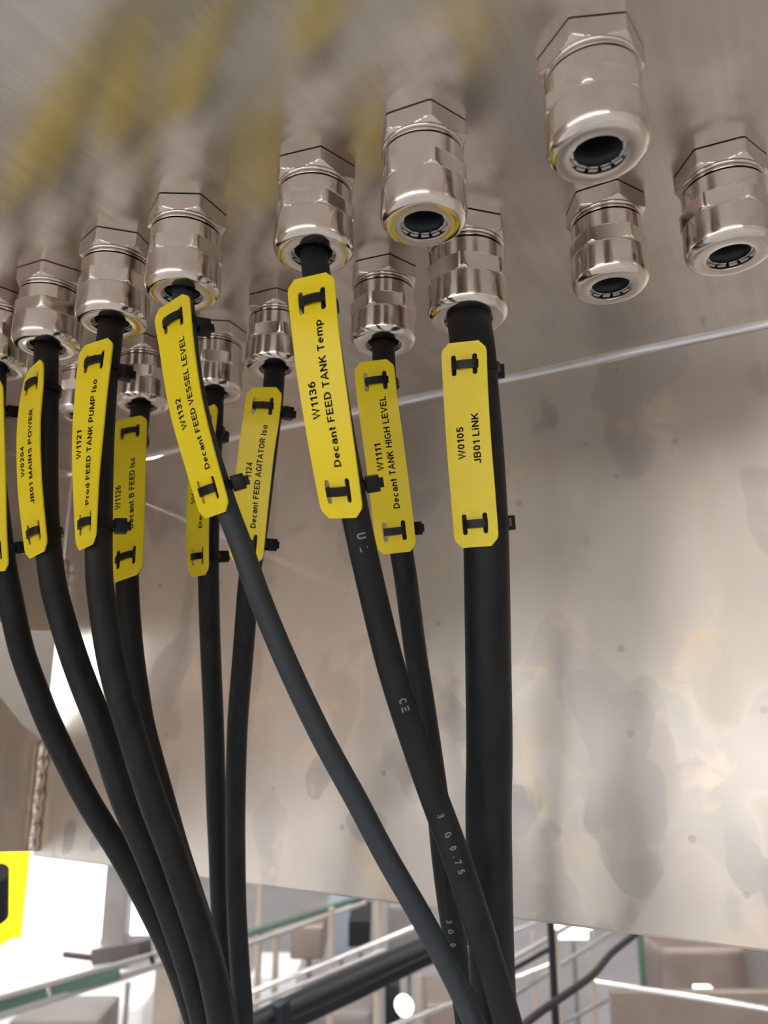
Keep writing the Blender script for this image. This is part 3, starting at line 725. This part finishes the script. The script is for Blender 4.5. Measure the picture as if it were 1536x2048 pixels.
# middle gap
G = 'tan railing posts behind the cables'
for i, (x, y0, y1, lb) in enumerate(((523, 1740, 1840, 'tan railing post just right of the left cable bundle'), (553, 1860, 2015, 'tan railing post above the black cable loom, left of the middle'),
                        (663, 1815, 1935, 'tan railing post in the middle of the gap'), (756, 1790, 1925, 'tan railing post left of the W1132 cable'), (752, 1985, 2140, 'tan railing post below the black cable loom'),
                        (838, 1950, 2060, 'short tan railing post beside the round light'))):
    bar('railing_post', (x, y0, 2.4), (x-3, y1, 2.4), 13, m_tan, lb, 'post', G)
bar('handrail', (480, 1872, 2.3), (730, 1792, 2.6), 12, m_green, 'grey-green upper handrail behind the left cable bundle', 'rail')
bar('handrail', (480, 1893, 2.2), (730, 1806, 2.5), 9, m_greyrail, 'grey handrail just under the green one', 'rail')
bar('steel_rod', (480, 1995, 1.9), (860, 1842, 2.1), 10, m_rod, 'shiny steel rod above the black cable loom', 'rod')
bar('steel_rod', (480, 2020, 1.8), (770, 1900, 2.0), 9, m_greyrail, 'duller steel rod lying along the upper side of the black cable loom', 'rod')
bar('steel_rod', (800, 1952, 1.9), (1110, 1828, 2.2), 9, m_rod, 'shiny steel rod passing behind the thickest cable', 'rod')
bar('steel_rod', (740, 2070, 1.8), (1110, 1925, 2.2), 9, m_rod, 'lowest shiny steel rod, below the round light', 'rod')
t = empty('cable_loom', at(680, 1980, 1.5), 'loom of thick black cables rising diagonally behind the hanging cables', 'cable loom')
for i, (dy, wd, dd) in enumerate(((0, 24, 0), (16, 26, -.03), (34, 24, .02), (48, 20, .0))):
    P = [at(470+i*4, 2058+dy*.7, 1.45+dd), at(560, 2012+dy, 1.5+dd), at(700, 1948+dy, 1.6+dd), at(850, 1885+dy*.8, 1.7+dd), at(1000, 1828+dy*.6, 1.85+dd)]
    bm = bmesh.new(); tube(bm, catmull(P, 8), wd*1.55/FPX/2, 14)
    adopt(finish('loom_cable', bm, m_dark, None, 50), t)
bar('loom_clamp', (560, 2004, 1.44), (572, 2062, 1.44), 26, m_dark, None, None, None, False, t)
rl_ = bar('round_lamp', (806, 2008, 2.6), (810, 2014, 2.55), 34, mat('small_round_lamp', (1,1,1), .5, 0, (1, .96, .9), 2.5), 'small round glowing light below the black loom', 'lamp')
bm = bmesh.new(); tube(bm, [Vector((0, 0, -i*(rl_.location.z-.001)/4)) for i in range(5)], .012, 10); finish('stand', bm, m_gsteel, rl_)
board('machine_box', 588, 1835, 652, 1895, 3.4, .3, m_brown, 'dark brown machine box behind the first railing', 'box')
board('machine_box', 655, 1800, 712, 1885, 4.1, .3, mat('pale_blue_box', (.26,.31,.38), .5), 'pale blue machine box behind the railing posts', 'box')
board('machine_box', 700, 1822, 742, 1870, 3.1, .3, m_dark, 'small dark machine box left of the post beside the W1132 cable', 'box')
board('machine_box', 775, 1800, 860, 1910, 3.9, .3, m_gsteel, 'grey machine box behind the W1132 cable', 'box')
board('machine_box', 510, 1930, 600, 1990, 4.2, .4, m_white, 'white machine box behind the tan post on the left', 'box')
board('machine_box', 600, 2000, 745, 2140, 2.8, .3, m_gsteel, 'grey machine box under the black loom', 'box')
board('machine_box', 770, 1965, 800, 2060, 2.7, .1, m_dark, 'narrow black machine box left of the round light', 'box')
board('machine_box', 850, 1985, 905, 2120, 3.0, .3, m_brown, 'brown machine box right of the round light', 'box')
# right gap
bar('dark_post', (1099, 1790, 1.9), (1103, 2140, 1.9), 15, m_dark, 'black upright post under the panel right of the thickest cable', 'post')
bar('light_post', (1112, 1860, 2.0), (1110, 2010, 2.0), 9, m_tan, 'thin pale post touching the black upright post', 'post')
bar('dark_post', (1276, 1820, 2.3), (1277, 1968, 2.3), 13, m_green, 'short dark green post under the panel on the right', 'post')
for i, (x, y0, y1) in enumerate(((1065, 1865, 2010), (1180, 1860, 1930))):
    bar('railing_post', (x, y0, 2.7), (x, y1, 2.7), 9, m_tan, ('pale railing post left of the black upright post', 'pale railing post right of the black upright post')[i], 'post', G)
bar('handrail', (1010, 1925, 2.2), (1180, 1828, 2.4), 10, m_greyrail, 'upper grey handrail right of the thickest cable', 'rail')
bar('handrail', (1010, 1948, 2.2), (1110, 1892, 2.3), 9, m_dark, 'black handrail under the upper grey one', 'rail')
bar('handrail', (1010, 2000, 2.1), (1230, 1860, 2.6), 9, m_greyrail, 'lower grey handrail crossing the black upright post', 'rail')
bar('handrail', (1100, 2060, 2.0), (1260, 1975, 2.4), 8, m_greyrail, 'short grey handrail low on the right of the black post', 'rail')
bm = bmesh.new(); tube(bm, catmull([at(1010, 2085, 1.2), at(1070, 2032, 1.3), at(1130, 1990, 1.4), at(1185, 1950, 1.5), at(1225, 1905, 1.6), at(1275, 1865, 1.7), at(1330, 1820, 1.8)], 8), .0068, 14)
c = at(1130, 1990, 1.4); tag(settle(finish('hose', bm, m_dark, None, 50), c), 'dark blue-black hose curving diagonally at the bottom right', 'hose')
t = empty('steel_trough', at(1370, 2040, 2.0), 'brown steel trough with a bright rim at the bottom right', 'trough')
A, B = at(1225, 1990, 2.0), at(1560, 2045, 1.9)
bar('rim', (1190, 1964, 2.0), (1560, 2022, 1.9), 10, m_rod, None, None, None, True, t)
o = board('trough_wall', 1228, 1990, 1620, 2200, 2.05, .03, m_brown, None, None); adopt_loc = o.location.copy(); o.parent = t; o.location = adopt_loc-t.location
board('wall_cabinet', 1300, 1880, 1512, 1985, 3.2, .3, m_brown, 'brown-grey cabinet seen under the panel above the trough', 'cabinet')
board('cabinet_frame', 1508, 1860, 1600, 2010, 3.0, .2, m_gsteel, 'grey upright frame at the right edge beside the brown-grey cabinet', 'frame')
board('glowing_board', 1285, 1850, 1410, 1903, 3.8, .1, m_bright, 'bright white glowing board tucked under the panel edge on the right', 'lamp')  # emissive boards for bright white spots below the panel edge
board('glowing_board', 1110, 1830, 1180, 1872, 3.8, .1, m_bright, 'small bright glowing board under the panel edge near the black post', 'lamp')
board('glowing_board', 1392, 1975, 1425, 1996, 2.5, .05, m_bright, 'tiny bright glowing board on the trough rim', 'lamp')
